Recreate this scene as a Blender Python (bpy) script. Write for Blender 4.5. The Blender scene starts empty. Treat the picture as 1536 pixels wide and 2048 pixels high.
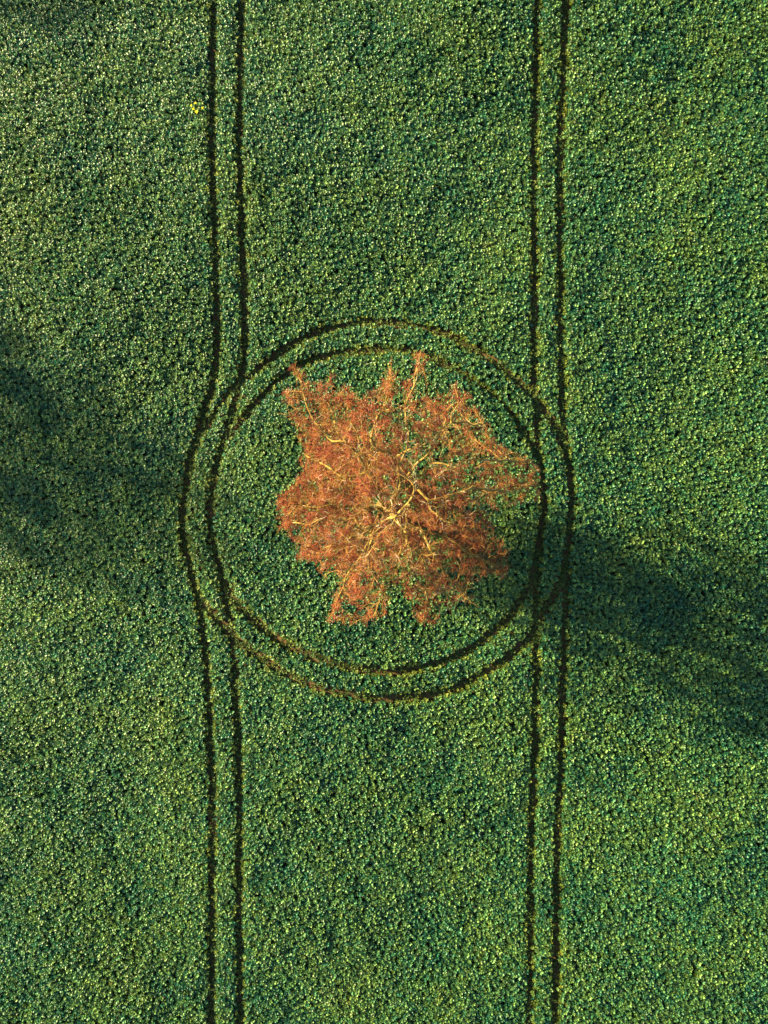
import bpy, math
import numpy as np
from mathutils import Vector

R = math.radians
rng = np.random.default_rng(7)
scene = bpy.context.scene
col = scene.collection

# ------------------------------------------------------------------ camera, sky, sun, exposure
CAM_H = 55.0                 # the drone hangs 55 m above the field, looking straight down
PPM = 26.7                   # photo pixels per metre on the ground
cam_data = bpy.data.cameras.new('camera')
cam = bpy.data.objects.new('camera', cam_data)
col.objects.link(cam)
cam.location = (0, 0, CAM_H)
cam_data.sensor_fit = 'VERTICAL'
cam_data.sensor_height = 36.0
cam_data.lens = 36.0 * CAM_H / (2048 / PPM)
cam_data.clip_end = 5000
scene.camera = cam

SUN_EL = 19.0
SHADOW_DEG = -22.5           # shadows run right and a little down in the picture
sd = Vector((math.cos(R(SHADOW_DEG)) * math.cos(R(SUN_EL)),
             math.sin(R(SHADOW_DEG)) * math.cos(R(SUN_EL)), -math.sin(R(SUN_EL))))
world = bpy.data.worlds.new('World')
scene.world = world
world.use_nodes = True
wn = world.node_tree
bg = wn.nodes['Background']
sky = wn.nodes.new('ShaderNodeTexSky')
sky.sky_type = 'NISHITA'
sky.sun_disc = False
sky.sun_elevation = R(SUN_EL)
# direction towards the sun: angle measured clockwise from +Y
sky.sun_rotation = math.atan2(-sd.x, -sd.y) % (2 * math.pi)
wn.links.new(sky.outputs[0], bg.inputs[0])
bg.inputs[1].default_value = 0.05
sun_data = bpy.data.lights.new('sun', 'SUN')
sun_data.energy = 5.0
sun_data.angle = R(0.9)
sun_data.color = (1.0, 0.80, 0.44)
sun = bpy.data.objects.new('sun', sun_data)
sun.rotation_euler = sd.to_track_quat('-Z', 'Y').to_euler()
sun.location = (-60, 20, 40)
col.objects.link(sun)
scene.view_settings.view_transform = 'Standard'
scene.view_settings.look = 'None'
scene.view_settings.exposure = 2.4
scene.view_settings.gamma = 1.0


# ------------------------------------------------------------------ helpers
def px(p, z=0.0):
    """photo pixel -> point of the world at height z"""
    k = (CAM_H - z) / CAM_H / PPM
    return ((p[0] - 768) * k, (1024 - p[1]) * k, z)


class Noise:
    """smooth value noise on a lattice"""
    def __init__(self, seed, n=256):
        self.g = np.random.default_rng(seed).random((n, n))
        self.n = n

    def __call__(self, x, y, size):
        u, v = np.asarray(x) / size + 100.5, np.asarray(y) / size + 100.5
        i, j = np.floor(u).astype(int), np.floor(v).astype(int)
        f, g = u - i, v - j
        f, g = f * f * f * (f * (f * 6 - 15) + 10), g * g * g * (g * (g * 6 - 15) + 10)
        n = self.n
        a, b = self.g[i % n, j % n], self.g[(i + 1) % n, j % n]
        c, d = self.g[i % n, (j + 1) % n], self.g[(i + 1) % n, (j + 1) % n]
        return (a * (1 - f) + b * f) * (1 - g) + (c * (1 - f) + d * f) * g


N1, N2, N3, N4, N5 = Noise(1), Noise(2), Noise(3), Noise(4), Noise(5)


def terrain(x, y):
    x, y = np.asarray(x, float), np.asarray(y, float)
    return ((N1(x, y, 17.0) - .5) * 1.65 + (N2(x, y, 7.0) - .5) * .36 + (N3(x, y, 2.4) - .5) * .05)


def mesh_from(name, V, F, mat=None, parent=None, smooth=False, link=True):
    """V (n,3); F (m,k) with one k, or list of such arrays"""
    Fs = F if isinstance(F, list) else [F]
    V = np.asarray(V, np.float32)
    me = bpy.data.meshes.new(name)
    loops = np.concatenate([f.ravel() for f in Fs]).astype(np.int32)
    tot = np.concatenate([np.full(len(f), f.shape[1]) for f in Fs]).astype(np.int32)
    start = np.concatenate([[0], np.cumsum(tot)[:-1]]).astype(np.int32)
    me.vertices.add(len(V)); me.vertices.foreach_set('co', V.ravel())
    me.loops.add(len(loops)); me.loops.foreach_set('vertex_index', loops)
    me.polygons.add(len(tot)); me.polygons.foreach_set('loop_start', start)
    me.polygons.foreach_set('loop_total', tot)
    if smooth:
        me.polygons.foreach_set('use_smooth', np.ones(len(tot), bool))
    me.update(calc_edges=True)
    me.validate()
    if mat: me.materials.append(mat)
    o = bpy.data.objects.new(name, me)
    if link: col.objects.link(o)
    if parent: o.parent = parent
    return o


def tag(o, label=None, cat=None, group=None, kind=None):
    if label: o['label'] = label
    if cat: o['category'] = cat
    if group: o['group'] = group
    if kind: o['kind'] = kind
    return o


def new_mat(name, rough=0.8, spec=0.3):
    m = bpy.data.materials.new(name)
    m.use_nodes = True
    b = m.node_tree.nodes['Principled BSDF']
    b.inputs['Roughness'].default_value = rough
    b.inputs['Specular IOR Level'].default_value = spec
    return m, m.node_tree.nodes, m.node_tree.links, b


def ramp(nodes, stops, interp='LINEAR'):
    r = nodes.new('ShaderNodeValToRGB')
    r.color_ramp.interpolation = interp
    e = r.color_ramp.elements
    while len(e) > 1: e.remove(e[-1])
    e[0].position, e[0].color = stops[0][0], (*stops[0][1], 1)
    for p, c in stops[1:]:
        k = e.new(p); k.color = (*c, 1)
    return r


def noise_tex(nodes, links, coord, scale, detail=4, rough=.55):
    n = nodes.new('ShaderNodeTexNoise')
    n.inputs['Scale'].default_value = scale
    n.inputs['Detail'].default_value = detail
    n.inputs['Roughness'].default_value = rough
    links.new(coord, n.inputs['Vector'])
    return n


# ------------------------------------------------------------------ materials
def mat_soil(name, light=1.0):
    m, n, l, b = new_mat(name, .95, .15)
    tc = n.new('ShaderNodeTexCoord')
    a = noise_tex(n, l, tc.outputs['Object'], 5.0, 6, .65)
    r = ramp(n, [(.3, (.030 * light, .021 * light, .010 * light)),
                 (.5, (.060 * light, .040 * light, .016 * light)),
                 (.72, (.115 * light, .078 * light, .030 * light))])
    l.new(a.outputs['Fac'], r.inputs[0])
    l.new(r.outputs[0], b.inputs['Base Color'])
    c = noise_tex(n, l, tc.outputs['Object'], 14.0, 5, .7)
    bp = n.new('ShaderNodeBump'); bp.inputs['Strength'].default_value = .9
    bp.inputs['Distance'].default_value = .05
    l.new(c.outputs['Fac'], bp.inputs['Height']); l.new(bp.outputs[0], b.inputs['Normal'])
    return m, n, l, b, tc, r


CX, CY = 58.0, 64.0           # half size of the leafy crop that is built plant by plant


def mat_ground():
    m, n, l, b, tc, soil = mat_soil('field_soil', .8)
    # beyond the plants the same sheet carries the look of the crop seen from far away
    a = noise_tex(n, l, tc.outputs['Object'], 3.2, 4, .8)
    g = ramp(n, [(.35, (.006, .028, .014)), (.5, (.016, .048, .016)), (.68, (.045, .085, .02))])  # greens darkened to stand in for shade in the gaps between plants
    l.new(a.outputs['Fac'], g.inputs[0])
    sp = n.new('ShaderNodeSeparateXYZ'); l.new(tc.outputs['Object'], sp.inputs[0])

    def beyond(out, lim):
        ab = n.new('ShaderNodeMath'); ab.operation = 'ABSOLUTE'; l.new(sp.outputs[out], ab.inputs[0])
        gt = n.new('ShaderNodeMath'); gt.operation = 'GREATER_THAN'
        l.new(ab.outputs[0], gt.inputs[0]); gt.inputs[1].default_value = lim
        return gt
    mx = n.new('ShaderNodeMath'); mx.operation = 'MAXIMUM'
    l.new(beyond('X', CX).outputs[0], mx.inputs[0]); l.new(beyond('Y', CY).outputs[0], mx.inputs[1])
    mix = n.new('ShaderNodeMix'); mix.data_type = 'RGBA'
    l.new(mx.outputs[0], mix.inputs['Factor'])
    l.new(soil.outputs[0], mix.inputs['A']); l.new(g.outputs[0], mix.inputs['B'])
    l.new(mix.outputs['Result'], b.inputs['Base Color'])
    return m


def mat_leaf(name, stops, rough=.42, transl=.25, spec=.5):
    m, n, l, b = new_mat(name, rough, spec)
    oi = n.new('ShaderNodeObjectInfo')
    r = ramp(n, stops)
    # patches of the field differ a little: shift the random pick by a broad noise of the plant's place
    nz = noise_tex(n, l, oi.outputs['Location'], .16, 3, .6)
    mm = n.new('ShaderNodeMath'); mm.operation = 'MULTIPLY_ADD'
    l.new(nz.outputs['Fac'], mm.inputs[0]); mm.inputs[1].default_value = .9; mm.inputs[2].default_value = -.17
    ad = n.new('ShaderNodeMath'); ad.operation = 'ADD'; ad.use_clamp = True
    ms_ = n.new('ShaderNodeMath'); ms_.operation = 'MULTIPLY'; ms_.inputs[1].default_value = .5
    l.new(oi.outputs['Random'], ms_.inputs[0])
    l.new(ms_.outputs[0], ad.inputs[0]); l.new(mm.outputs[0], ad.inputs[1])
    l.new(ad.outputs[0], r.inputs[0])
    at = n.new('ShaderNodeAttribute'); at.attribute_name = 'tint'
    hs = n.new('ShaderNodeHueSaturation')
    mr = n.new('ShaderNodeMapRange'); mr.inputs[3].default_value = .32; mr.inputs[4].default_value = 2.25
    l.new(at.outputs['Fac'], mr.inputs[0]); l.new(mr.outputs[0], hs.inputs['Value'])
    l.new(r.outputs[0], hs.inputs['Color'])
    l.new(hs.outputs[0], b.inputs['Base Color'])
    tr = n.new('ShaderNodeBsdfTranslucent'); 
    hs2 = n.new('ShaderNodeHueSaturation'); hs2.inputs['Hue'].default_value = .465
    hs2.inputs['Value'].default_value = 1.5
    l.new(hs.outputs[0], hs2.inputs['Color']); l.new(hs2.outputs[0], tr.inputs[0])
    ms = n.new('ShaderNodeMixShader'); ms.inputs[0].default_value = transl
    l.new(b.outputs[0], ms.inputs[1]); l.new(tr.outputs[0], ms.inputs[2])
    l.new(ms.outputs[0], n['Material Output'].inputs[0])
    return m


M_crop = mat_leaf('crop_leaf', [(0.0, (.003, .046, .032)), (.3, (.015, .082, .038)), (.55, (.046, .118, .032)),
                                (.85, (.084, .148, .028)), (1.0, (.132, .165, .030))], .42, .22, .36)
M_edge = mat_leaf('lit_edge_leaf', [(0, (.04, .085, .018)), (.6, (.09, .135, .018)), (1, (.15, .17, .02))], .5, .3, .3)  # yellower greens paint in the sunlit glow along the track edges
M_low = mat_leaf('yellowed_low_leaf', [(0, (.02, .06, .016)), (.6, (.05, .085, .014)), (1.0, (.10, .10, .014))], .6, .25, .3)
M_track = mat_soil('wheel_track_soil', 1.5)[0]
M_ground = mat_ground()


def mat_bark(name, stops, scale=6):
    m, n, l, b = new_mat(name, .85, .2)
    tc = n.new('ShaderNodeTexCoord')
    a = noise_tex(n, l, tc.outputs['Object'], scale, 5, .7)
    r = ramp(n, stops)
    l.new(a.outputs['Fac'], r.inputs[0]); l.new(r.outputs[0], b.inputs['Base Color'])
    bp = n.new('ShaderNodeBump'); bp.inputs['Strength'].default_value = .7; bp.inputs['Distance'].default_value = .03
    c = noise_tex(n, l, tc.outputs['Object'], 22, 3, .6)
    l.new(c.outputs['Fac'], bp.inputs['Height']); l.new(bp.outputs[0], b.inputs['Normal'])
    return m


M_bark = mat_bark('lichened_bark', [(.3, (.06, .04, .02)), (.43, (.17, .12, .03)), (.56, (.31, .21, .045)), (.72, (.46, .38, .24))], 3)


def mat_tinted(name, stops, rough=.7, transl=0.0):
    m, n, l, b = new_mat(name, rough, .3)
    at = n.new('ShaderNodeAttribute'); at.attribute_name = 'tint'
    r = ramp(n, stops); l.new(at.outputs['Fac'], r.inputs[0]); l.new(r.outputs[0], b.inputs['Base Color'])
    if transl:
        tr = n.new('ShaderNodeBsdfTranslucent'); l.new(r.outputs[0], tr.inputs[0])
        ms = n.new('ShaderNodeMixShader'); ms.inputs[0].default_value = transl
        l.new(b.outputs[0], ms.inputs[1]); l.new(tr.outputs[0], ms.inputs[2])
        l.new(ms.outputs[0], n['Material Output'].inputs[0])
    return m


M_twig = mat_tinted('twig_bark', [(0, (.022, .008, .006)), (.25, (.11, .022, .014)), (.48, (.25, .062, .020)), (.68, (.33, .14, .018)), (.88, (.40, .26, .035)), (1, (.58, .47, .34))])
M_bud = mat_tinted('red_bud', [(0, (.08, .008, .010)), (.35, (.30, .026, .028)), (.7, (.50, .08, .055)), (1, (.52, .17, .05))], .6)

# ------------------------------------------------------------------ wheel tracks (photo pixels)
A = [(426, -400), (426, 0), (430, 300), (434, 450), (435, 600), (433, 678), (428, 730), (418, 782), (403, 834), (389, 886),
     (376, 939), (370, 990), (369, 1052), (379, 1104), (392, 1156), (402, 1195), (411, 1260), (418, 1325), (421, 1391),
     (425, 1500), (427, 1700), (422, 2048), (420, 2450)]
B = [(481, -400), (481, 0), (484, 300), (488, 450), (489, 600), (489, 678), (486, 720), (478, 756), (466, 808), (459, 834),
     (444, 886), (431, 939), (424, 990), (425, 1052), (436, 1104), (449, 1156), (459, 1208), (462, 1240), (467, 1270),
     (472, 1312), (475, 1391), (480, 1500), (481, 1700), (478, 2048), (476, 2450)]
C_ = [(1072, -400), (1070, 0), (1068, 300), (1065, 600), (1065, 704), (1066, 782), (1070, 834), (1071, 886), (1075, 912),
      (1081, 950), (1083, 1000), (1079, 1040), (1073, 1078), (1067, 1143), (1066, 1208), (1066, 1260), (1066, 1312),
      (1065, 1391), (1066, 1500), (1063, 1700), (1058, 2048), (1054, 2450)]
D = [(1130, -400), (1126, 0), (1120, 300), (1117, 600), (1117, 678), (1120, 756), (1122, 821), (1125, 873), (1129, 912),
     (1136, 951), (1140, 1000), (1136, 1039), (1131, 1091), (1126, 1143), (1125, 1208), (1122, 1260), (1120, 1338),
     (1118, 1391), (1119, 1500), (1115, 1700), (1108, 2048), (1102, 2450)]
O_top = [(389, 890), (408, 855), (428, 822), (450, 790), (472, 764), (506, 741), (545, 712), (584, 688), (636, 664), (688, 650),
         (750, 644), (802, 649), (848, 659), (893, 673), (932, 694), (971, 717), (1010, 746), (1050, 778), (1070, 800),
         (1086, 824), (1102, 845), (1115, 868), (1127, 900)]
O_bot = [(402, 1195), (428, 1221), (444, 1242), (467, 1266), (493, 1289), (532, 1315), (571, 1341), (610, 1359), (662, 1375),
         (715, 1385), (760, 1391), (828, 1389), (880, 1381), (932, 1359), (984, 1328), (1036, 1289), (1057, 1263),
         (1076, 1227), (1096, 1195), (1115, 1161), (1127, 1125)]
I_top = [(442, 895), (454, 879), (475, 850), (496, 819), (527, 785), (558, 756), (597, 730), (649, 711), (696, 703), (750, 700),
         (802, 702), (854, 713), (893, 735), (932, 756), (971, 782), (1010, 819), (1036, 855), (1057, 886), (1073, 918)]
I_bot = [(458, 1176), (480, 1206), (506, 1229), (532, 1255), (571, 1281), (610, 1299), (662, 1318), (715, 1331), (755, 1336),
         (802, 1336), (854, 1328), (893, 1315), (932, 1299), (971, 1268), (1010, 1234), (1042, 1190), (1060, 1151), (1072, 1100)]


def smooth_line(pts, step=.4):
    P = np.array([px(p)[:2] for p in pts])
    Q = np.vstack([2 * P[0] - P[1], P, 2 * P[-1] - P[-2]])
    out = []
    for i in range(1, len(Q) - 2):
        p0, p1, p2, p3 = Q[i - 1], Q[i], Q[i + 1], Q[i + 2]
        n = max(2, int(np.linalg.norm(p2 - p1) / step))
        for t in np.linspace(0, 1, n, endpoint=False):
            out.append(.5 * ((2 * p1) + (-p0 + p2) * t + (2 * p0 - 5 * p1 + 4 * p2 - p3) * t * t + (-p0 + 3 * p1 - 3 * p2 + p3) * t ** 3))
    out.append(P[-1])
    return np.array(out)


# name, points, half width of the bare strip, how overgrown
TRACKS = [(A, .26, 0, 'left tramline, its left wheel track bending out round the tree'),
          (B, .26, 0, 'left tramline, its right wheel track bending out round the tree'),
          (C_, .25, 0, 'right tramline, its left wheel track passing under the crown'),
          (D, .26, 0, 'right tramline, its right wheel track'),
          (O_top, .27, 1, 'outer wheel track curving round the top of the tree'),
          (O_bot, .31, .7, 'outer wheel track curving round the bottom of the tree'),
          (I_top, .25, 1, 'inner wheel track curving round the top of the tree'),
          (I_bot, .30, .7, 'inner wheel track curving round the bottom of the tree')]
LINES = [(smooth_line(t[0]), t[1], t[2]) for t in TRACKS]

# ------------------------------------------------------------------ ground
fine = np.arange(-70, 70.01, 1.0)
outer = np.array([75, 82, 92, 105, 125, 150, 190, 250, 350, 500, 800, 1300.])
g = np.concatenate([-outer[::-1], fine, outer])
GX, GY = np.meshgrid(g, g, indexing='ij')


def grid_faces(nx, ny):
    i, j = np.meshgrid(np.arange(nx - 1), np.arange(ny - 1), indexing='ij')
    a = (i * ny + j).ravel()
    return np.stack([a, a + ny, a + ny + 1, a + 1], 1)


ground = mesh_from('ground', np.stack([GX, GY, terrain(GX, GY)], -1).reshape(-1, 3), grid_faces(len(g), len(g)), M_ground, smooth=True)
tag(ground, 'dark brown soil of the arable field under the crop', kind='structure')


def ground_z(x, y):
    """height of the ground sheet itself (bilinear between its vertices)"""
    i, j = np.floor(x), np.floor(y)
    f, h = x - i, y - j
    return ((terrain(i, j) * (1 - f) + terrain(i + 1, j) * f) * (1 - h) + (terrain(i, j + 1) * (1 - f) + terrain(i + 1, j + 1) * f) * h)


for k, (P, hw, _) in enumerate(LINES):
    d = np.gradient(P, axis=0); d /= np.linalg.norm(d, axis=1)[:, None]
    nrm = np.stack([-d[:, 1], d[:, 0]], 1)
    offs = np.array([-.36, -.18, 0, .18, .36])
    V = []
    for q, o in enumerate(offs):
        wob = (N4(P[:, 0] + 31 * q, P[:, 1], .5) - .5) * (.12 if abs(o) > .3 else 0)
        xy = P + nrm * (o + wob)[:, None]
        z = ground_z(xy[:, 0], xy[:, 1]) + .03 + .004 * k - (.018 if abs(o) < .2 else 0)
        V.append(np.column_stack([xy, z]))
    V = np.stack(V, 1)
    t = mesh_from('wheel_track', V.reshape(-1, 3), grid_faces(len(P), 5), M_track, smooth=True)
    tag(t, TRACKS[k][3], kind='structure')


# ------------------------------------------------------------------ crop
def leaf(L, W, az, pitch, droop, roll, base, rows=4):
    """one broad leaf, curling down towards its tip"""
    ts = np.linspace(0, 1, rows)
    wid = W * np.array([.30, .95, 1.0, .18]) if rows == 4 else W * np.sin(np.pi * (.1 + .85 * ts))
    V = []
    pos = np.array([0., 0.]); ang = pitch
    for k, t in enumerate(ts):
        if k:
            pos = pos + np.array([math.cos(ang), math.sin(ang)]) * L / (rows - 1)
            ang -= droop / (rows - 1)
        for s in (-1, 0, 1):
            y = s * wid[k] * .5
            V.append((pos[0], y, pos[1] + abs(s) * wid[k] * .16 + s * wid[k] * roll))
    V = np.array(V)
    c, s_ = math.cos(az), math.sin(az)
    V = np.column_stack([V[:, 0] * c - V[:, 1] * s_, V[:, 0] * s_ + V[:, 1] * c, V[:, 2]]) + base
    F = [(r * 3 + q, (r + 1) * 3 + q, (r + 1) * 3 + q + 1, r * 3 + q + 1) for r in range(rows - 1) for q in (0, 1)]
    return V, np.array(F)


def plant(name, seed, mat, n=11, height=.42, size=.2, link=False):
    r = np.random.default_rng(seed)
    Vs, Fs, T, off = [], [], [], 0
    for k in range(n):
        u = (k + .5) / n
        az = k * 2.39996 + r.uniform(-.4, .4)
        z = height * (.30 + .68 * u) + r.uniform(-.03, .03)
        L = size * r.uniform(.75, 1.2) * (1.1 - .35 * u)
        V, F = leaf(L, L * r.uniform(.55, .75), az, r.uniform(.0, .8) + .35 * u, r.uniform(.3, 1.3), r.uniform(-.3, .3),
                    np.array([.02 * math.cos(az), .02 * math.sin(az), z]))
        Vs.append(V); Fs.append(F + off); off += len(V)
        T += [r.random()] * len(V)
    # stem
    a = np.arange(4) * math.pi / 2
    V = np.array([(.008 * math.cos(t), .008 * math.sin(t), z) for z in (-.05, height * .95) for t in a])
    Vs.append(V); T += [.5] * 8
    Fs.append(np.array([(k, (k + 1) % 4, 4 + (k + 1) % 4, 4 + k) for k in range(4)]) + off)
    o = mesh_from(name, np.vstack(Vs), np.vstack(Fs), mat, smooth=True, link=link)
    at = o.data.attributes.new('tint', 'FLOAT', 'POINT')
    at.data.foreach_set('value', np.array(T, np.float32))
    return o


def instancer(name, pts, rot, scl, variants, special=None):
    """one object of many plants: points that carry turned and scaled copies"""
    # collection members are read in name order
    src = bpy.data.collections.new(name + '_variants')
    for k_, v in enumerate(variants): v.name = '%s_plant_%02d' % (name, k_)
    for v in variants: src.objects.link(v)
    me = bpy.data.meshes.new(name)
    me.vertices.add(len(pts)); me.vertices.foreach_set('co', pts.astype(np.float32).ravel())
    a = me.attributes.new('rot', 'FLOAT_VECTOR', 'POINT'); a.data.foreach_set('vector', rot.astype(np.float32).ravel())
    a = me.attributes.new('scl', 'FLOAT_VECTOR', 'POINT'); a.data.foreach_set('vector', scl.astype(np.float32).ravel())
    a = me.attributes.new('pick', 'INT', 'POINT'); a.data.foreach_set('value', (rng.integers(0, len(variants), len(pts)) if special is None
                                            else np.where(special, len(variants) - 3 + rng.integers(0, 3, len(pts)), rng.integers(0, len(variants) - 3, len(pts)))).astype(np.int32))
    me.update()
    o = bpy.data.objects.new(name, me); col.objects.link(o)
    ng = bpy.data.node_groups.new(name + '_nodes', 'GeometryNodeTree')
    ng.interface.new_socket('Geometry', in_out='INPUT', socket_type='NodeSocketGeometry')
    ng.interface.new_socket('Geometry', in_out='OUTPUT', socket_type='NodeSocketGeometry')
    n, l = ng.nodes, ng.links
    gi, go = n.new('NodeGroupInput'), n.new('NodeGroupOutput')
    m2p = n.new('GeometryNodeMeshToPoints')
    iop = n.new('GeometryNodeInstanceOnPoints')
    ci = n.new('GeometryNodeCollectionInfo'); ci.inputs['Collection'].default_value = src
    ci.inputs['Separate Children'].default_value = True; ci.inputs['Reset Children'].default_value = True
    l.new(gi.outputs[0], m2p.inputs[0]); l.new(m2p.outputs[0], iop.inputs['Points'])
    l.new(ci.outputs[0], iop.inputs['Instance']); iop.inputs['Pick Instance'].default_value = True

    def attr(nm, t):
        q = n.new('GeometryNodeInputNamedAttribute'); q.data_type = t; q.inputs['Name'].default_value = nm
        return q.outputs['Attribute']
    l.new(attr('pick', 'INT'), iop.inputs['Instance Index'])
    e2r = n.new('FunctionNodeEulerToRotation'); l.new(attr('rot', 'FLOAT_VECTOR'), e2r.inputs[0])
    l.new(e2r.outputs[0], iop.inputs['Rotation'])
    l.new(attr('scl', 'FLOAT_VECTOR'), iop.inputs['Scale'])
    l.new(iop.outputs[0], go.inputs[0])
    md = o.modifiers.new('plants', 'NODES'); md.node_group = ng
    return o


def seg_dist(P, line):
    """distance of points to a polyline, through its nearest vertices"""
    out = np.full(len(P), 1e9)
    lo, hi = line.min(0) - 2, line.max(0) + 2
    idx = np.where(((P >= lo) & (P <= hi)).all(1))[0]
    for s in range(0, len(idx), 20000):
        q = idx[s:s + 20000]
        a, b = line[:-1], line[1:]
        best = np.full(len(q), 1e9)
        for k in range(0, len(a)):
            sel = np.where((np.abs(P[q, 0] - a[k, 0]) < 2) & (np.abs(P[q, 1] - a[k, 1]) < 2))[0]
            if not len(sel): continue
            ab = b[k] - a[k]; ap = P[q[sel]] - a[k]
            t = np.clip((ap @ ab) / (ab @ ab), 0, 1)
            dd = np.linalg.norm(ap - t[:, None] * ab, axis=1)
            best[sel] = np.minimum(best[sel], dd)
        out[q] = best
    return out


SP = .200
xs, ys = np.arange(-CX, CX, SP), np.arange(-CY, CY, SP)
X, Y = np.meshgrid(xs, ys, indexing='ij')
P = np.stack([X.ravel(), Y.ravel()], 1)
P += rng.uniform(-.42, .42, P.shape) * SP
keep = rng.random(len(P)) < .985
P = P[keep]
dmin = np.full(len(P), 1e9)
for line, hw, ov in LINES:
    dd = seg_dist(P, line) - hw - (N4(P[:, 0], P[:, 1], .7) - .5) * .07 * (1 + ov)
    if ov: dd += (N5(P[:, 0], P[:, 1], 1.6) < .25) * .08 * ov
    dmin = np.minimum(dmin, dd)
keep = dmin > 0
P, dmin = P[keep], dmin[keep]
hn = .80 + .42 * N4(P[:, 0], P[:, 1], 1.1) + .28 * (N5(P[:, 0], P[:, 1], 5.0) - .5)
hn *= np.where(rng.random(len(P)) < .08, .7, 1)
edge = np.clip(dmin / .25, 0, 1)
hs = hn * (.72 + .28 * edge) * rng.uniform(.82, 1.15, len(P))
ws = rng.uniform(.85, 1.2, len(P)) * (.8 + .2 * edge)
rot = np.column_stack([rng.normal(0, .16, len(P)), rng.normal(0, .16, len(P)), rng.uniform(0, 6.283, len(P))])
Z = ground_z(P[:, 0], P[:, 1])
side = (dmin < .16) & (rng.random(len(P)) < .55)
crop = instancer('crop', np.column_stack([P, Z]), rot, np.column_stack([ws, ws, hs]),
                 [plant('crop_plant', 100 + k, M_crop, n=14 + k % 3, height=.48, size=.160) for k in range(10)] + [plant('crop_edge_plant', 150 + k, M_edge, n=14, height=.46, size=.185) for k in range(3)], side)
tag(crop, 'dense leafy green crop covering the whole field between the wheel tracks', 'crop', kind='stuff')

# low yellowed leaves creeping into the wheel tracks
LP = []
for line, hw, ov in LINES:
    s = np.cumsum(np.r_[0, np.linalg.norm(np.diff(line, axis=0), axis=1)])
    n = int(s[-1] * 20)
    t = rng.uniform(0, s[-1], n)
    q = np.column_stack([np.interp(t, s, line[:, 0]), np.interp(t, s, line[:, 1])])
    q += rng.normal(0, 1, q.shape) * hw * .8
    LP.append(q)
LP = np.vstack(LP)
LP = LP[(np.abs(LP[:, 0]) < CX) & (np.abs(LP[:, 1]) < CY)]
s = rng.uniform(.4, 1.0, len(LP))
low = instancer('track_weeds', np.column_stack([LP, ground_z(LP[:, 0], LP[:, 1]) + .03]),
                np.column_stack([rng.normal(0, .2, len(LP)), rng.normal(0, .2, len(LP)), rng.uniform(0, 6.28, len(LP))]),
                np.column_stack([s, s, s]), [plant('low_plant', 300 + k, M_low, n=7, height=.16, size=.15) for k in range(4)])
tag(low, 'low yellowish leaves growing in and along the wheel tracks', 'weeds', kind='stuff')

# ------------------------------------------------------------------ the tree
CROWN = [(825, 703), (840, 693), (862, 708), (860, 735), (850, 757), (858, 775), (876, 798), (890, 770), (907, 762), (928, 768), (948, 795),
         (975, 828), (987, 862), (1005, 888), (1035, 908), (1062, 913), (1084, 938), (1087, 992), (1066, 1008), (1040, 1008), (1015, 1030), (1002, 1058),
         (1012, 1092), (1024, 1125), (1024, 1155), (990, 1165), (968, 1162), (955, 1190), (962, 1215), (915, 1230),
         (890, 1226), (862, 1264), (843, 1257), (828, 1236), (812, 1208), (792, 1198), (778, 1240), (752, 1260), (708, 1257),
         (682, 1250), (648, 1248), (655, 1220), (666, 1200), (650, 1178), (640, 1150), (620, 1132), (592, 1128), (590, 1108),
         (600, 1093), (575, 1075), (560, 1060), (551, 1020), (553, 983), (577, 968), (600, 948), (600, 915), (598, 880),
         (590, 850), (566, 838), (553, 812), (560, 790), (578, 770), (568, 748), (590, 722), (607, 735), (620, 758),
         (650, 765), (665, 738), (682, 755), (692, 775), (722, 786), (745, 776), (764, 762), (768, 718), (788, 722), (795, 764), (806, 752),
         (818, 736)]
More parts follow.
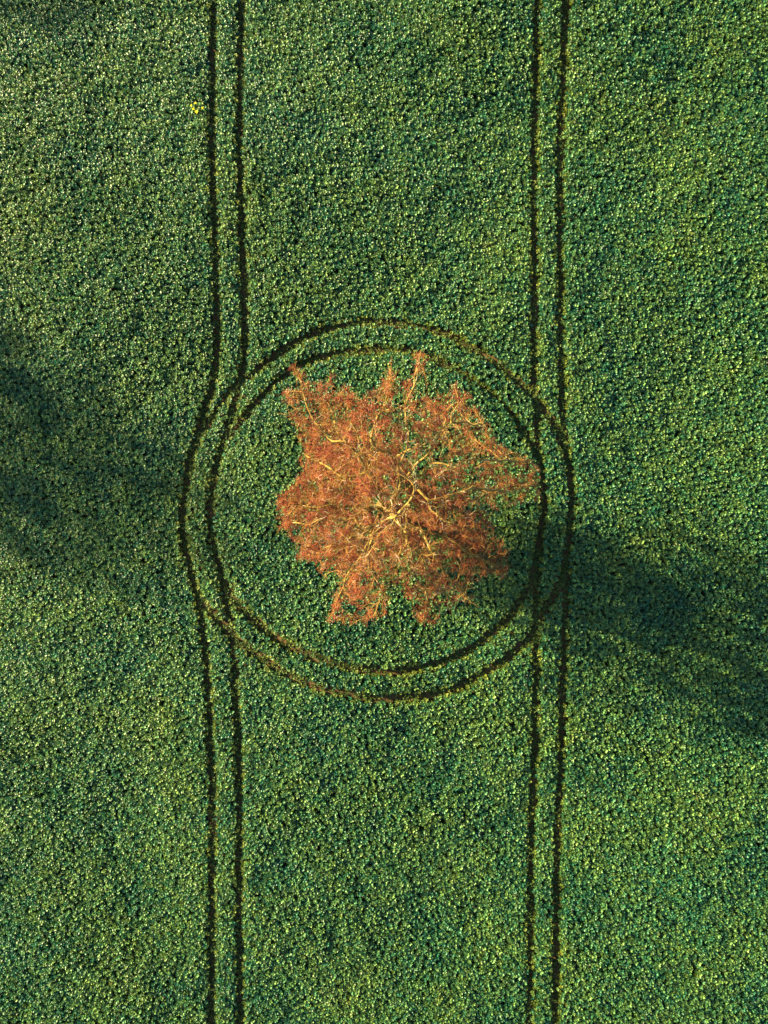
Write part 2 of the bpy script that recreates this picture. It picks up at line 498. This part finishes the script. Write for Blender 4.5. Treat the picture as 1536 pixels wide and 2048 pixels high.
# clumps of the crown: centre px, radius px, height of its middle, weight
CLUMPS = [(590, 765, 42, 8.5, .55), (590, 740, 26, 8.5, .35), (605, 815, 45, 8.5, .8), (655, 790, 42, 9.5, .95), (640, 850, 50, 9, 1.3), (690, 830, 45, 11, 1.0),
          (745, 810, 45, 12, 1.1), (740, 870, 60, 13, 1.5), (640, 930, 50, 8, 1.2), (690, 940, 60, 11, 1.7), (580, 1020, 35, 7, .8),
          (620, 1000, 55, 8.5, 1.5), (680, 1030, 60, 10.5, 1.7), (590, 1060, 35, 6.5, .6), (650, 1085, 55, 8.5, 1.3), (610, 1115, 28, 7, .35),
          (700, 1100, 55, 10.5, 1.3), (680, 1165, 45, 8, .7), (690, 1215, 40, 7, .55), (740, 1220, 38, 7.5, .5),
          (740, 1150, 50, 10.5, 1.0), (760, 1090, 55, 12.5, 1.2), (780, 955, 60, 14.5, 1.3), (770, 1020, 60, 15, 1.2),
          (815, 870, 55, 13.5, 1.3), (780, 770, 28, 10, .5), (840, 725, 30, 10.5, 1.0), (832, 790, 32, 11, .4), (840, 850, 50, 13, 1.0),
          (900, 800, 40, 10, .55), (940, 825, 42, 9, .55), (900, 860, 50, 12, .9), (960, 870, 38, 8, .4),
          (870, 930, 60, 13.5, .7), (940, 930, 50, 10, .55), (1010, 930, 45, 8.4, .8), (1062, 960, 36, 7.6, .7), (1045, 985, 36, 7.6, .5), (960, 975, 50, 10, .45),
          (850, 1000, 60, 14, .5), (900, 1045, 55, 11.5, .5), (960, 1070, 45, 9, .6), (985, 1130, 42, 7.5, .9), (1000, 1080, 36, 8, .5),
          (840, 1080, 55, 12, .9), (900, 1120, 50, 9.5, .5), (850, 1150, 50, 9.5, .55), (920, 1180, 42, 7, .4),
          (860, 1210, 45, 7, .6), (810, 1110, 50, 11, .8),
          (790, 1005, 55, 5.6, 1.3), (840, 1035, 55, 5.4, 1.5), (890, 1070, 55, 5.2, 1.3), (935, 1100, 45, 5.2, .8), (870, 1000, 60, 5.0, .6),
          (720, 1000, 60, 5.4, 1.0), (640, 1000, 55, 4.4, .8), (690, 945, 60, 3.6, .9), (700, 1060, 55, 3.4, .9),
          (650, 900, 50, 4.6, .7), (760, 940, 55, 5.0, .8), (760, 1060, 55, 4.6, .8), (700, 880, 45, 5.4, .6)]
# main limbs as they show from above: (photo x, photo y, height)
LIMBS = [
    [(778, 1008, 4.2), (795, 985, 7.5), (800, 955, 10), (797, 925, 11.5), (790, 910, 12), (820, 898, 12.6), (868, 880, 12.8), (893, 856, 13), (900, 828, 13.2)],
    [(790, 910, 12), (760, 905, 12.4), (742, 886, 12), (752, 850, 12), (768, 802, 11.5), (778, 745, 10.5), (776, 728, 10.5)],
    [(797, 925, 11.5), (812, 880, 12), (812, 815, 11.5), (828, 765, 11), (838, 715, 10.8)],
    [(775, 1005, 4.0), (812, 965, 7), (830, 975, 9), (855, 998, 10.5), (900, 992, 10.5), (965, 978, 9.8), (1020, 985, 8.6), (1070, 960, 7.8)],
    [(812, 965, 7), (845, 930, 9), (900, 935, 10.2), (950, 925, 10), (1010, 920, 8.8), (1060, 925, 8)],
    [(772, 1014, 3.2), (810, 1045, 6), (850, 1068, 7.5), (900, 1082, 8), (955, 1105, 8), (1005, 1140, 7.5)],
    [(850, 1068, 7.5), (875, 1120, 8), (905, 1160, 7.6), (935, 1200, 6.8)],
    [(768, 1018, 3.8), (785, 1035, 8), (765, 1046, 11.5), (790, 1028, 13.6), (815, 1012, 14.6), (832, 990, 15.2)],
    [(785, 1035, 8), (806, 1062, 10.5), (812, 1088, 12), (840, 1110, 12), (862, 1150, 10.5), (850, 1215, 8)],
    [(765, 1046, 11.5), (750, 1068, 12), (738, 1100, 11.5), (735, 1130, 11), (760, 1180, 9.5), (745, 1230, 8)],
    [(765, 1022, 3.6), (745, 1058, 6), (725, 1095, 8), (695, 1150, 8.2), (672, 1200, 7.4), (662, 1240, 6.8)],
    [(764, 1018, 3.4), (735, 1018, 6), (705, 1012, 7.6), (680, 1018, 8.4), (665, 1012, 8.8), (637, 1021, 8.8), (605, 1010, 8.2), (575, 1000, 7.6)],
    [(735, 1018, 6), (712, 1040, 8.2), (675, 1037, 9), (650, 1025, 9), (610, 1050, 8.2), (578, 1055, 7)],
    [(725, 1060, 8), (700, 1070, 9.6), (680, 1085, 9.8), (630, 1105, 8.6), (596, 1115, 7.4)],
    [(766, 1012, 4.0), (755, 975, 7.5), (742, 942, 9.6), (690, 955, 10), (645, 935, 9), (612, 905, 8)],
    [(755, 975, 7.5), (735, 935, 9.6), (712, 908, 10.4), (690, 880, 10.8), (671, 865, 10.6), (660, 823, 10), (655, 775, 9.6), (662, 750, 9.4)],
    [(690, 880, 10.8), (660, 880, 10), (630, 850, 9.4), (605, 800, 9), (588, 745, 8.8)],
    [(740, 940, 9.6), (730, 895, 11.2), (700, 840, 11.6), (700, 800, 11)],
    [(812, 965, 7), (860, 900, 10.5), (905, 850, 11.5), (925, 845, 11.4), (950, 860, 11), (975, 850, 10)],
    [(830, 975, 9), (870, 1020, 11), (895, 1050, 11.6), (935, 1040, 11), (970, 1075, 9.6)],
    [(900, 828, 13.2), (918, 800, 12), (915, 775, 11)],
]

poly = np.array(CROWN, float)


def inside(Q):
    x, y = Q[:, 0], Q[:, 1]
    r = np.zeros(len(Q), bool)
    j = len(poly) - 1
    for i in range(len(poly)):
        xi, yi, xj, yj = *poly[i], *poly[j]
        c = ((yi > y) != (yj > y)) & (x < (xj - xi) * (y - yi) / (yj - yi + 1e-9) + xi)
        r ^= c
        j = i
    return r


def to_px(V):
    k = CAM_H / (CAM_H - V[:, 2]) * PPM
    return np.column_stack([768 + V[:, 0] * k, 1024 - V[:, 1] * k])


def px3(Q, z):
    k = (CAM_H - z) / CAM_H / PPM
    return np.column_stack([(Q[:, 0] - 768) * k, (1024 - Q[:, 1]) * k, z])


def grow_tree():
    r = np.random.default_rng(21)
    # attraction points, clump by clump
    cl = np.array(CLUMPS)
    cl[:, 3] += np.where(cl[:, 0] > 875, -1.2, np.where(cl[:, 0] > 790, .8, np.where(cl[:, 0] > 635, 1.8, .6)))
    area = cl[:, 2] ** 2 * cl[:, 4]
    att = []
    while sum(len(a) for a in att) < 6600:
        n = 4000
        k = r.choice(len(cl), n, p=area / area.sum())
        rad = np.sqrt(r.random(n)) * 1.12
        th = r.uniform(0, 2 * np.pi, n)
        q = cl[k, :2] + (rad * cl[k, 2])[:, None] * np.column_stack([np.cos(th), np.sin(th)])
        ok = inside(q)
        k, q, rad = k[ok], q[ok], rad[ok]
        half = 1.0 + 1.3 * np.sqrt(np.clip(1 - (rad / 1.12) ** 2, 0, 1))
        z = cl[k, 3] + r.uniform(-1, 1, len(k)) * half
        att.append(px3(q, np.clip(z, 2.4, 17.5)))
    att = np.vstack(att)[:6600]
    pos, par = [], []

    def add(p, pa):
        pos.append(np.array(p, float)); par.append(pa); return len(pos) - 1
    base = px((765, 1012), 0)
    bz = float(ground_z(np.array([base[0]]), np.array([base[1]]))[0])
    last = -1
    for z in np.linspace(bz - .2, 3.2, 9):
        last = add((base[0] + .06 * math.sin(z * 1.7), base[1] + .05 * math.cos(z * 2.1), z), last)
    minr = {}
    fixed_thin = []
    for li, L in enumerate(LIMBS):
        drop = (.6 if L[-1][0] < 700 else 0.0) - (.9 if li in (0, 1, 2, 7, 8, 9) else 1.3 if li in (3, 4, 18, 19, 20) else 0)
        pts = [np.array(px(p[:2], p[2] - drop * min(1, i_ / 2))) for i_, p in enumerate(L)]
        d = [np.linalg.norm(pos[k] - pts[0]) for k in range(len(pos))]
        s = int(np.argmin(d))
        prev = s
        P_ = [pos[s]] + (pts if d[s] > .25 else pts[1:])
        off = np.zeros(3)
        for i in range(len(P_) - 1):
            n = max(1, int(round(np.linalg.norm(P_[i + 1] - P_[i]) / .38)))
            for t in range(1, n + 1):
                p = P_[i] + (P_[i + 1] - P_[i]) * t / n
                off = off * .78 + r.normal(0, .085, 3)
                p = p + off
                prev = add(p, prev)
                minr[prev] = max(.02, (.16 - .0075 * p[2]) * (1 - .88 * ((i + t / n) / (len(P_) - 1)) ** .8))
                fixed_thin.append(prev) if (i + t / n) / (len(P_) - 1) > .45 else None
    nfix = len(pos)
    # space colonisation
    step, infl, kill = .30, 3.2, .42
    pos_a = np.array(pos)
    near = np.zeros(len(att), int); nd = np.full(len(att), 1e9)

    def update(lo):
        nonlocal near, nd
        new = np.array(pos[lo:])
        for s0 in range(0, len(att), 2000):
            D_ = np.linalg.norm(att[s0:s0 + 2000, None] - new[None], axis=2)
            m = D_.argmin(1); dm = D_[np.arange(len(m)), m]
            b = dm < nd[s0:s0 + 2000]
            near[s0:s0 + 2000][b] = m[b] + lo; nd[s0:s0 + 2000][b] = dm[b]
    update(0)
    alive = np.ones(len(att), bool)
    for it in range(90):
        alive &= nd > kill
        act = alive & (nd < infl)
        if not act.any(): break
        idx = near[act]
        dv = att[act] - np.array(pos)[idx]
        dv /= np.linalg.norm(dv, axis=1)[:, None] + 1e-9
        acc = {}
        for i, d_ in zip(idx, dv):
            acc[i] = acc.get(i, 0) + d_
        lo = len(pos)
        for i, d_ in acc.items():
            pd = pos[i] - pos[par[i]] if par[i] >= 0 else np.array([0, 0, 1.])
            pd = pd / (np.linalg.norm(pd) + 1e-9)
            d_ = d_ / (np.linalg.norm(d_) + 1e-9) + .35 * pd + r.normal(0, .22, 3) + np.array([0, 0, .05])
            d_ /= np.linalg.norm(d_)
            add(pos[i] + d_ * step, i)
        update(lo)
        if len(pos) > 20000: break
    pos = np.array(pos); par = np.array(par)
    n = len(pos)
    kids = [[] for _ in range(n)]
    for i in range(1, n): kids[par[i]].append(i)
    # pipe model radii
    e = 2.25
    acc = np.zeros(n)
    for i in range(n - 1, -1, -1):
        if not kids[i]: acc[i] = .0115 ** e
        if par[i] >= 0: acc[par[i]] += acc[i]
    rad = acc ** (1 / e)
    for q_, v_ in minr.items(): rad[q_] = max(rad[q_], v_)
    rad[:9] = np.maximum(rad[:9], .34) * np.linspace(1.35, 1.0, 9) ** 1.5
    return pos, par, kids, rad, np.array(fixed_thin)


def tubes(chains, pos, rad, sides_of):
    Vs, Fs, off = [], [], 0
    for ch in chains:
        P_ = pos[ch]; r_ = rad[ch].copy()
        if len(ch) > 2:      # gentle smoothing of the course
            Q = P_.copy(); Q[1:-1] = .5 * P_[1:-1] + .25 * (P_[:-2] + P_[2:]); P_ = Q
        r_[0] = min(r_[0], r_[1] * 1.25)
        r_[-1] *= .5
        d = np.gradient(P_, axis=0); d /= np.linalg.norm(d, axis=1)[:, None] + 1e-9
        up = np.array([0.31, .52, .8])
        a = np.cross(d, up); a /= np.linalg.norm(a, axis=1)[:, None] + 1e-9
        b = np.cross(d, a)
        s = sides_of(r_[0])
        th = np.arange(s) * 2 * np.pi / s
        ring = P_[:, None] + r_[:, None, None] * (a[:, None] * np.cos(th)[None, :, None] + b[:, None] * np.sin(th)[None, :, None])
        Vs.append(ring.reshape(-1, 3))
        k, j = np.meshgrid(np.arange(len(ch) - 1), np.arange(s), indexing='ij')
        k, j = k.ravel(), j.ravel(); j2 = (j + 1) % s
        Fs.append(np.stack([k * s + j, k * s + j2, (k + 1) * s + j2, (k + 1) * s + j], 1) + off)
        off += len(ch) * s
    return np.vstack(Vs), np.vstack(Fs)


pos, par, kids, rad, fixed_thin = grow_tree()
n = len(pos)
print('tree nodes', n, 'trunk radius', rad[0])
# chains: follow the thickest child
chains = []
owner = {}                        # chain -> limb it belongs to
stack = [(0, None, None)]
while stack:
    i, start, own = stack.pop()
    ch = ([start] if start is not None else []) + [i]
    while kids[i]:
        ks = sorted(kids[i], key=lambda q: -rad[q])
        for q in ks[1:]: stack.append((q, i, own if own is not None else (('limb', q) if ch[0] == 0 or own is None else own)))
        # the trunk ends where it forks: everything above is limbs
        if own is None and start is None and len(ch) >= 9:
            stack.append((ks[0], i, ('limb', ks[0])))
            break
        i = ks[0]; ch.append(i)
    chains.append((ch, own))
owners = {}
for ch, own in chains: owners.setdefault(own, []).append(ch)

tree = bpy.data.objects.new('bare_tree', None)
tb = px((765, 1012), 0)
tree.location = (tb[0], tb[1], float(ground_z(np.array([tb[0]]), np.array([tb[1]]))[0]))
tree.empty_display_size = 2
col.objects.link(tree)
tag(tree, 'tall bare tree with orange-red budding twigs standing alone inside the ring of wheel tracks', 'tree')
T0 = np.array(tree.location)
sides = lambda r_: 12 if r_ > .2 else 8 if r_ > .07 else 5 if r_ > .025 else 3
big = [k for k in owners if k is not None and sum(len(c) for c in owners[k]) > 120]
trunk_chains = owners[None][:]
for k in list(owners):
    if k is not None and k not in big: trunk_chains += owners[k]
V, F = tubes([c for c in trunk_chains if len(c) > 1], pos, rad, sides)
mesh_from('trunk', V - T0, F, M_bark, tree, smooth=True)
for k in big:
    V, F = tubes([c for c in owners[k] if len(c) > 1], pos, rad, sides)
    mesh_from('limb', V - T0, F, M_bark, tree, smooth=True)
print('limbs', len(big))


# twigs: fine sprays on every thin branch
def sticks(P0, P1, P2, r0, r1):
    """bent three-sided sticks through P0-P1-P2"""
    m = len(P0)
    d = P2 - P0; d /= np.linalg.norm(d, axis=1)[:, None] + 1e-9
    up = np.random.default_rng(3).normal(0, 1, (m, 3))
    a = np.cross(d, up); a /= np.linalg.norm(a, axis=1)[:, None] + 1e-9
    b = np.cross(d, a)
    th = np.arange(3) * 2 * np.pi / 3
    off = a[:, None] * np.cos(th)[None, :, None] + b[:, None] * np.sin(th)[None, :, None]
    V = np.stack([P0[:, None] + off * r0[:, None, None], P1[:, None] + off * (.5 * (r0 + r1))[:, None, None],
                  P2[:, None] + off * r1[:, None, None]], 1)          # m,3,3,3
    f = []
    for k in (0, 1):
        for j in range(3):
            j2 = (j + 1) % 3
            f.append((k * 3 + j, k * 3 + j2, (k + 1) * 3 + j2, (k + 1) * 3 + j))
    F = np.array(f)[None] + (np.arange(m) * 9)[:, None, None]
    return V.reshape(-1, 3), F.reshape(-1, 4)


r = np.random.default_rng(5)
thin = np.concatenate([np.where((rad < .034) & (np.arange(n) > 40))[0], fixed_thin])
thin = thin[par[thin] >= 0]
PER = 19
src = np.repeat(thin, PER)
pd = pos[src] - pos[par[src]]
pd /= np.linalg.norm(pd, axis=1)[:, None] + 1e-9
m = len(src)
start = pos[src] - pd * (r.random(m) * .3)[:, None]
dirn = pd * .7 + r.normal(0, .55, (m, 3)) + np.array([0, 0, .22])
dirn /= np.linalg.norm(dirn, axis=1)[:, None]
L1 = r.uniform(.16, .50, m)
bend = r.normal(0, .16, (m, 3))
mid = start + dirn * (L1 * .5)[:, None]
end = mid + (dirn + bend + np.array([0, 0, .1])) * (L1 * .5)[:, None]
EP = to_px(end)
# the crown is thin on its shaded side and low down, thick towards the sun
dens = np.clip(1.0 - .0030 * (EP[:, 0] - 780), .42, 1) * np.clip(1.0 - .0030 * (EP[:, 1] - 1090), .45, 1)
dens *= np.clip(1 - .005 * (830 - EP[:, 1]), .6, 1)
# tufts with gaps between them, in three dimensions
E3 = end
tuft = .5 * N4(E3[:, 0] + 3.1 * E3[:, 2], E3[:, 1] - 2.3 * E3[:, 2], 1.0) + .5 * N5(E3[:, 0] - 1.7 * E3[:, 2], E3[:, 1] + 2.9 * E3[:, 2], 1.7)
dens *= np.clip((tuft - .42) * 8, .02, 1.4)
# the heart of the crown stands open above the big limbs
heart = np.exp(-(((EP[:, 0] - 828) / 75) ** 2 + ((EP[:, 1] - 975) / 80) ** 2))
dens *= np.where(end[:, 2] > 9.5, 1 - .75 * heart, 1)
# twigs fan out sideways and below the big limbs, whose upper side stays clear
thick = np.where((rad > .034) & (np.arange(n) > 9) & (np.arange(n) < 1500))[0]
TP = to_px(pos[thick]); MP = to_px(mid)
over = np.zeros(len(mid), bool)
for s0_ in range(0, len(mid), 4000):
    sl_ = slice(s0_, s0_ + 4000)
    d2_ = (MP[sl_, None, 0] - TP[None, :, 0]) ** 2 + (MP[sl_, None, 1] - TP[None, :, 1]) ** 2
    over[sl_] = ((d2_ < 90) & (mid[sl_, 2][:, None] > pos[thick][None, :, 2] - .05)).any(1)
dens = np.where(over, dens * .18, dens)
ok = inside(EP + r.normal(0, 14, (m, 2))) & (r.random(m) < dens)
start, mid, end, L1, dirn = start[ok], mid[ok], end[ok], L1[ok], dirn[ok]
m = len(start)
# side shoots
SH = 2
t = r.uniform(.25, .95, (m, SH))
s0 = (start[:, None] * (1 - t[..., None]) + end[:, None] * t[..., None]).reshape(-1, 3)
sdn = np.repeat(dirn, SH, 0) * .5 + r.normal(0, .6, (m * SH, 3)); sdn /= np.linalg.norm(sdn, axis=1)[:, None]
sl = r.uniform(.06, .20, m * SH)
s1 = s0 + sdn * (sl * .5)[:, None]
s2 = s1 + (sdn + r.normal(0, .2, sdn.shape)) * (sl * .5)[:, None]
W = 1.0
# crooked pale branchlets, thicker than the twigs, standing out of the haze
q = np.concatenate([np.where((rad < .040) & (rad > .0125) & (np.arange(n) > 40))[0], fixed_thin, fixed_thin])
q = q[par[q] >= 0]
q = r.choice(q, min(9000, len(q)), replace=False)
bp_ = pos[q]; bd = pos[q] - pos[par[q]]; bd /= np.linalg.norm(bd, axis=1)[:, None] + 1e-9
bd = bd * .8 + r.normal(0, .5, bd.shape) + np.array([0, 0, .35]); bd /= np.linalg.norm(bd, axis=1)[:, None]
BL = r.uniform(.3, .95, len(q)); br = r.uniform(.008, .018, len(q))
VB, FB, TB, offb = [], [], [], 0
p_, dcur = bp_, bd
okb = np.ones(len(q), bool)
for seg in range(2):
    turn = r.normal(0, .38, dcur.shape); turn[:, 2] += .1
    d2 = dcur + turn; d2 /= np.linalg.norm(d2, axis=1)[:, None]
    mid_ = p_ + dcur * (BL * .27)[:, None]; e_ = mid_ + d2 * (BL * .27)[:, None]
    okb &= inside(to_px(e_))
    r0_, r1_ = br * (1 - .4 * seg), br * (.6 - .35 * seg)
    a_, b_ = sticks(p_[okb], mid_[okb], e_[okb], r0_[okb], r1_[okb])
    VB.append(a_); FB.append(b_ + offb); offb += len(a_)
    TB.append(np.repeat(np.clip(r.uniform(.25, .9, okb.sum()) + .06 * (e_[okb][:, 2] - 9), .2, 1), 9))  # paler with height: sunlight on the upper crown put into the tint
    p_ = e_; dcur = d2 + r.normal(0, .45, d2.shape); dcur /= np.linalg.norm(dcur, axis=1)[:, None]
VB, FB, TB = np.vstack(VB), np.vstack(FB), np.concatenate(TB)
V1, F1 = sticks(start, mid, end, np.full(m, .0075 * W), np.full(m, .005 * W))
V2, F2 = sticks(s0, s1, s2, np.full(len(s0), .0055 * W), np.full(len(s0), .004 * W))
crown = mesh_from('crown', np.vstack([V1, V2, VB]) - T0, np.vstack([F1, F2 + len(V1), FB + len(V1) + len(V2)]), M_twig, tree)
clump_shade = lambda q: .55 * (N3(q[:, 0] + 2 * q[:, 2], q[:, 1] - 2 * q[:, 2], 1.3) - .5)  # tint shift per clump paints lit and dark parts into the twigs
tint = np.clip(np.concatenate([np.repeat(r.beta(1.6, 1.8, m) + clump_shade(start), 9), np.repeat(r.beta(1.5, 2.2, len(s0)) + clump_shade(s0), 9), TB]), 0, 1)
a = crown.data.attributes.new('tint', 'FLOAT', 'POINT'); a.data.foreach_set('value', tint.astype(np.float32))
print('twigs', m, 'shoots', len(s0))


# buds: small tufts near shoot tips
def tufts(C, size):
    m = len(C)
    rr = np.random.default_rng(9)
    V = []
    u = rr.normal(0, 1, (m, 3)); u /= np.linalg.norm(u, axis=1)[:, None]
    w = np.cross(u, rr.normal(0, 1, (m, 3))); w /= np.linalg.norm(w, axis=1)[:, None]
    v = np.cross(u, w)
    s = size[:, None]
    V = np.stack([C + u * s, C + w * s * .55, C + v * s * .55, C - w * s * .55, C - v * s * .55, C - u * s], 1)
    f = np.array([(0, 1, 2), (0, 2, 3), (0, 3, 4), (0, 4, 1), (5, 2, 1), (5, 3, 2), (5, 4, 3), (5, 1, 4)])
    F = f[None] + (np.arange(m) * 6)[:, None, None]
    return V.reshape(-1, 3), F.reshape(-1, 3)


tips = np.vstack([s2, s1[r.random(len(s1)) < .45], end, mid[r.random(m) < .5]])
tips = tips + r.normal(0, .012, tips.shape)
# flowering is patchy: denser in some clumps
pt = np.clip(N1(tips[:, 0] * 3, tips[:, 1] * 3, 3.0) * 1.5 - .2, .15, .85)
tips = tips[r.random(len(tips)) < pt]
V, F = tufts(tips, r.uniform(.014, .030, len(tips)))
buds = mesh_from('buds', V - T0, F, M_bud, crown)
bt = np.clip(N2(tips[:, 0] * 2, tips[:, 1] * 2 + tips[:, 2], 2.0) * .8 - .1 + r.normal(.15, .25, len(tips)), 0, 1)
a = buds.data.attributes.new('tint', 'FLOAT', 'POINT'); a.data.foreach_set('value', np.repeat(bt, 6).astype(np.float32))
print('buds', len(tips))

# neighbouring trees of the same kind stand just up-sun of this piece of field; only their shadows reach it
for (qx, qy), turn, size, lab in [((-1267, 357), 2.1, 1.5, 'bare tree out in the field whose shadow reaches the left side of the view'),
                                  ((-1080, -465), 5.2, 1.0, 'bare tree out in the field whose shadow reaches the top left corner')]:
    t = tree.copy(); col.objects.link(t)
    q = px((qx, qy), 0)
    t.location = (q[0], q[1], float(ground_z(np.array([q[0]]), np.array([q[1]]))[0]))
    t.rotation_euler = (0, 0, turn); t.scale = (size,) * 3
    t['label'] = lab
    t['group'] = 'bare trees in the field beyond the view'
    for ch in tree.children:
        c = ch.copy(); col.objects.link(c); c.parent = t
        for g_ in ch.children:
            d_ = g_.copy(); col.objects.link(d_); d_.parent = c

# a few oilseed plants that flower early: bright yellow heads on stalks above the leaves
M_flower = mat_leaf('yellow_petal', [(0, (.60, .58, .01)), (1, (.68, .66, .02))], .6, .3, .3)
M_stem = mat_leaf('green_stem', [(0, (.10, .17, .03)), (1, (.14, .20, .04))], .6, .1, .3)


def flowering(spots, seed, label, group=None):
    rr = np.random.default_rng(seed)
    c = np.mean([px(q)[:2] for q in spots], 0)
    gz = float(ground_z(c[:1], c[1:])[0])
    t = bpy.data.objects.new('flowering_plant', None); t.location = (c[0], c[1], gz); col.objects.link(t)
    tag(t, label, 'flower')
    for q in spots:
        e = np.array(px(q)[:2]) - c
        h = rr.uniform(.66, .8)
        ch = np.array([[0, 0, 0], [e[0] * .3, e[1] * .3, h * .45], [e[0] * .8, e[1] * .8, h * .8], [e[0], e[1], h]])
        V, F = tubes([[0, 1, 2, 3]], ch, np.array([.012, .01, .008, .006]), lambda r_: 5)
        st = mesh_from('stem', V, F, M_stem, t)
        Vs, Fs, off = [], [], 0
        for k in range(34):
            a = rr.uniform(0, 6.28); dd = abs(rr.normal(0, .032))
            b = ch[3] + np.array([math.cos(a) * dd, math.sin(a) * dd, rr.uniform(-.04, .02)])
            for p in range(4):
                V, F = leaf(.042, .038, a + p * 1.57, rr.uniform(.0, .7), .5, 0, b, rows=3)
                Vs.append(V); Fs.append(F + off); off += len(V)
        fl = mesh_from('flower_head', np.vstack(Vs), np.vstack(Fs), M_flower, t)
        at = fl.data.attributes.new('tint', 'FLOAT', 'POINT'); at.data.foreach_set('value', np.full(len(fl.data.vertices), .55, np.float32))
        at = st.data.attributes.new('tint', 'FLOAT', 'POINT'); at.data.foreach_set('value', np.full(len(st.data.vertices), .5, np.float32))
    lv = plant('leaves', seed, M_stem, n=12, height=.52, size=.24, link=True); lv.parent = t
    return t


flowering([(392, 230), (395, 235), (400, 240), (403, 243), (413, 234), (399, 224)], 41, 'rape plant with bright yellow flowers beside the left tramline')
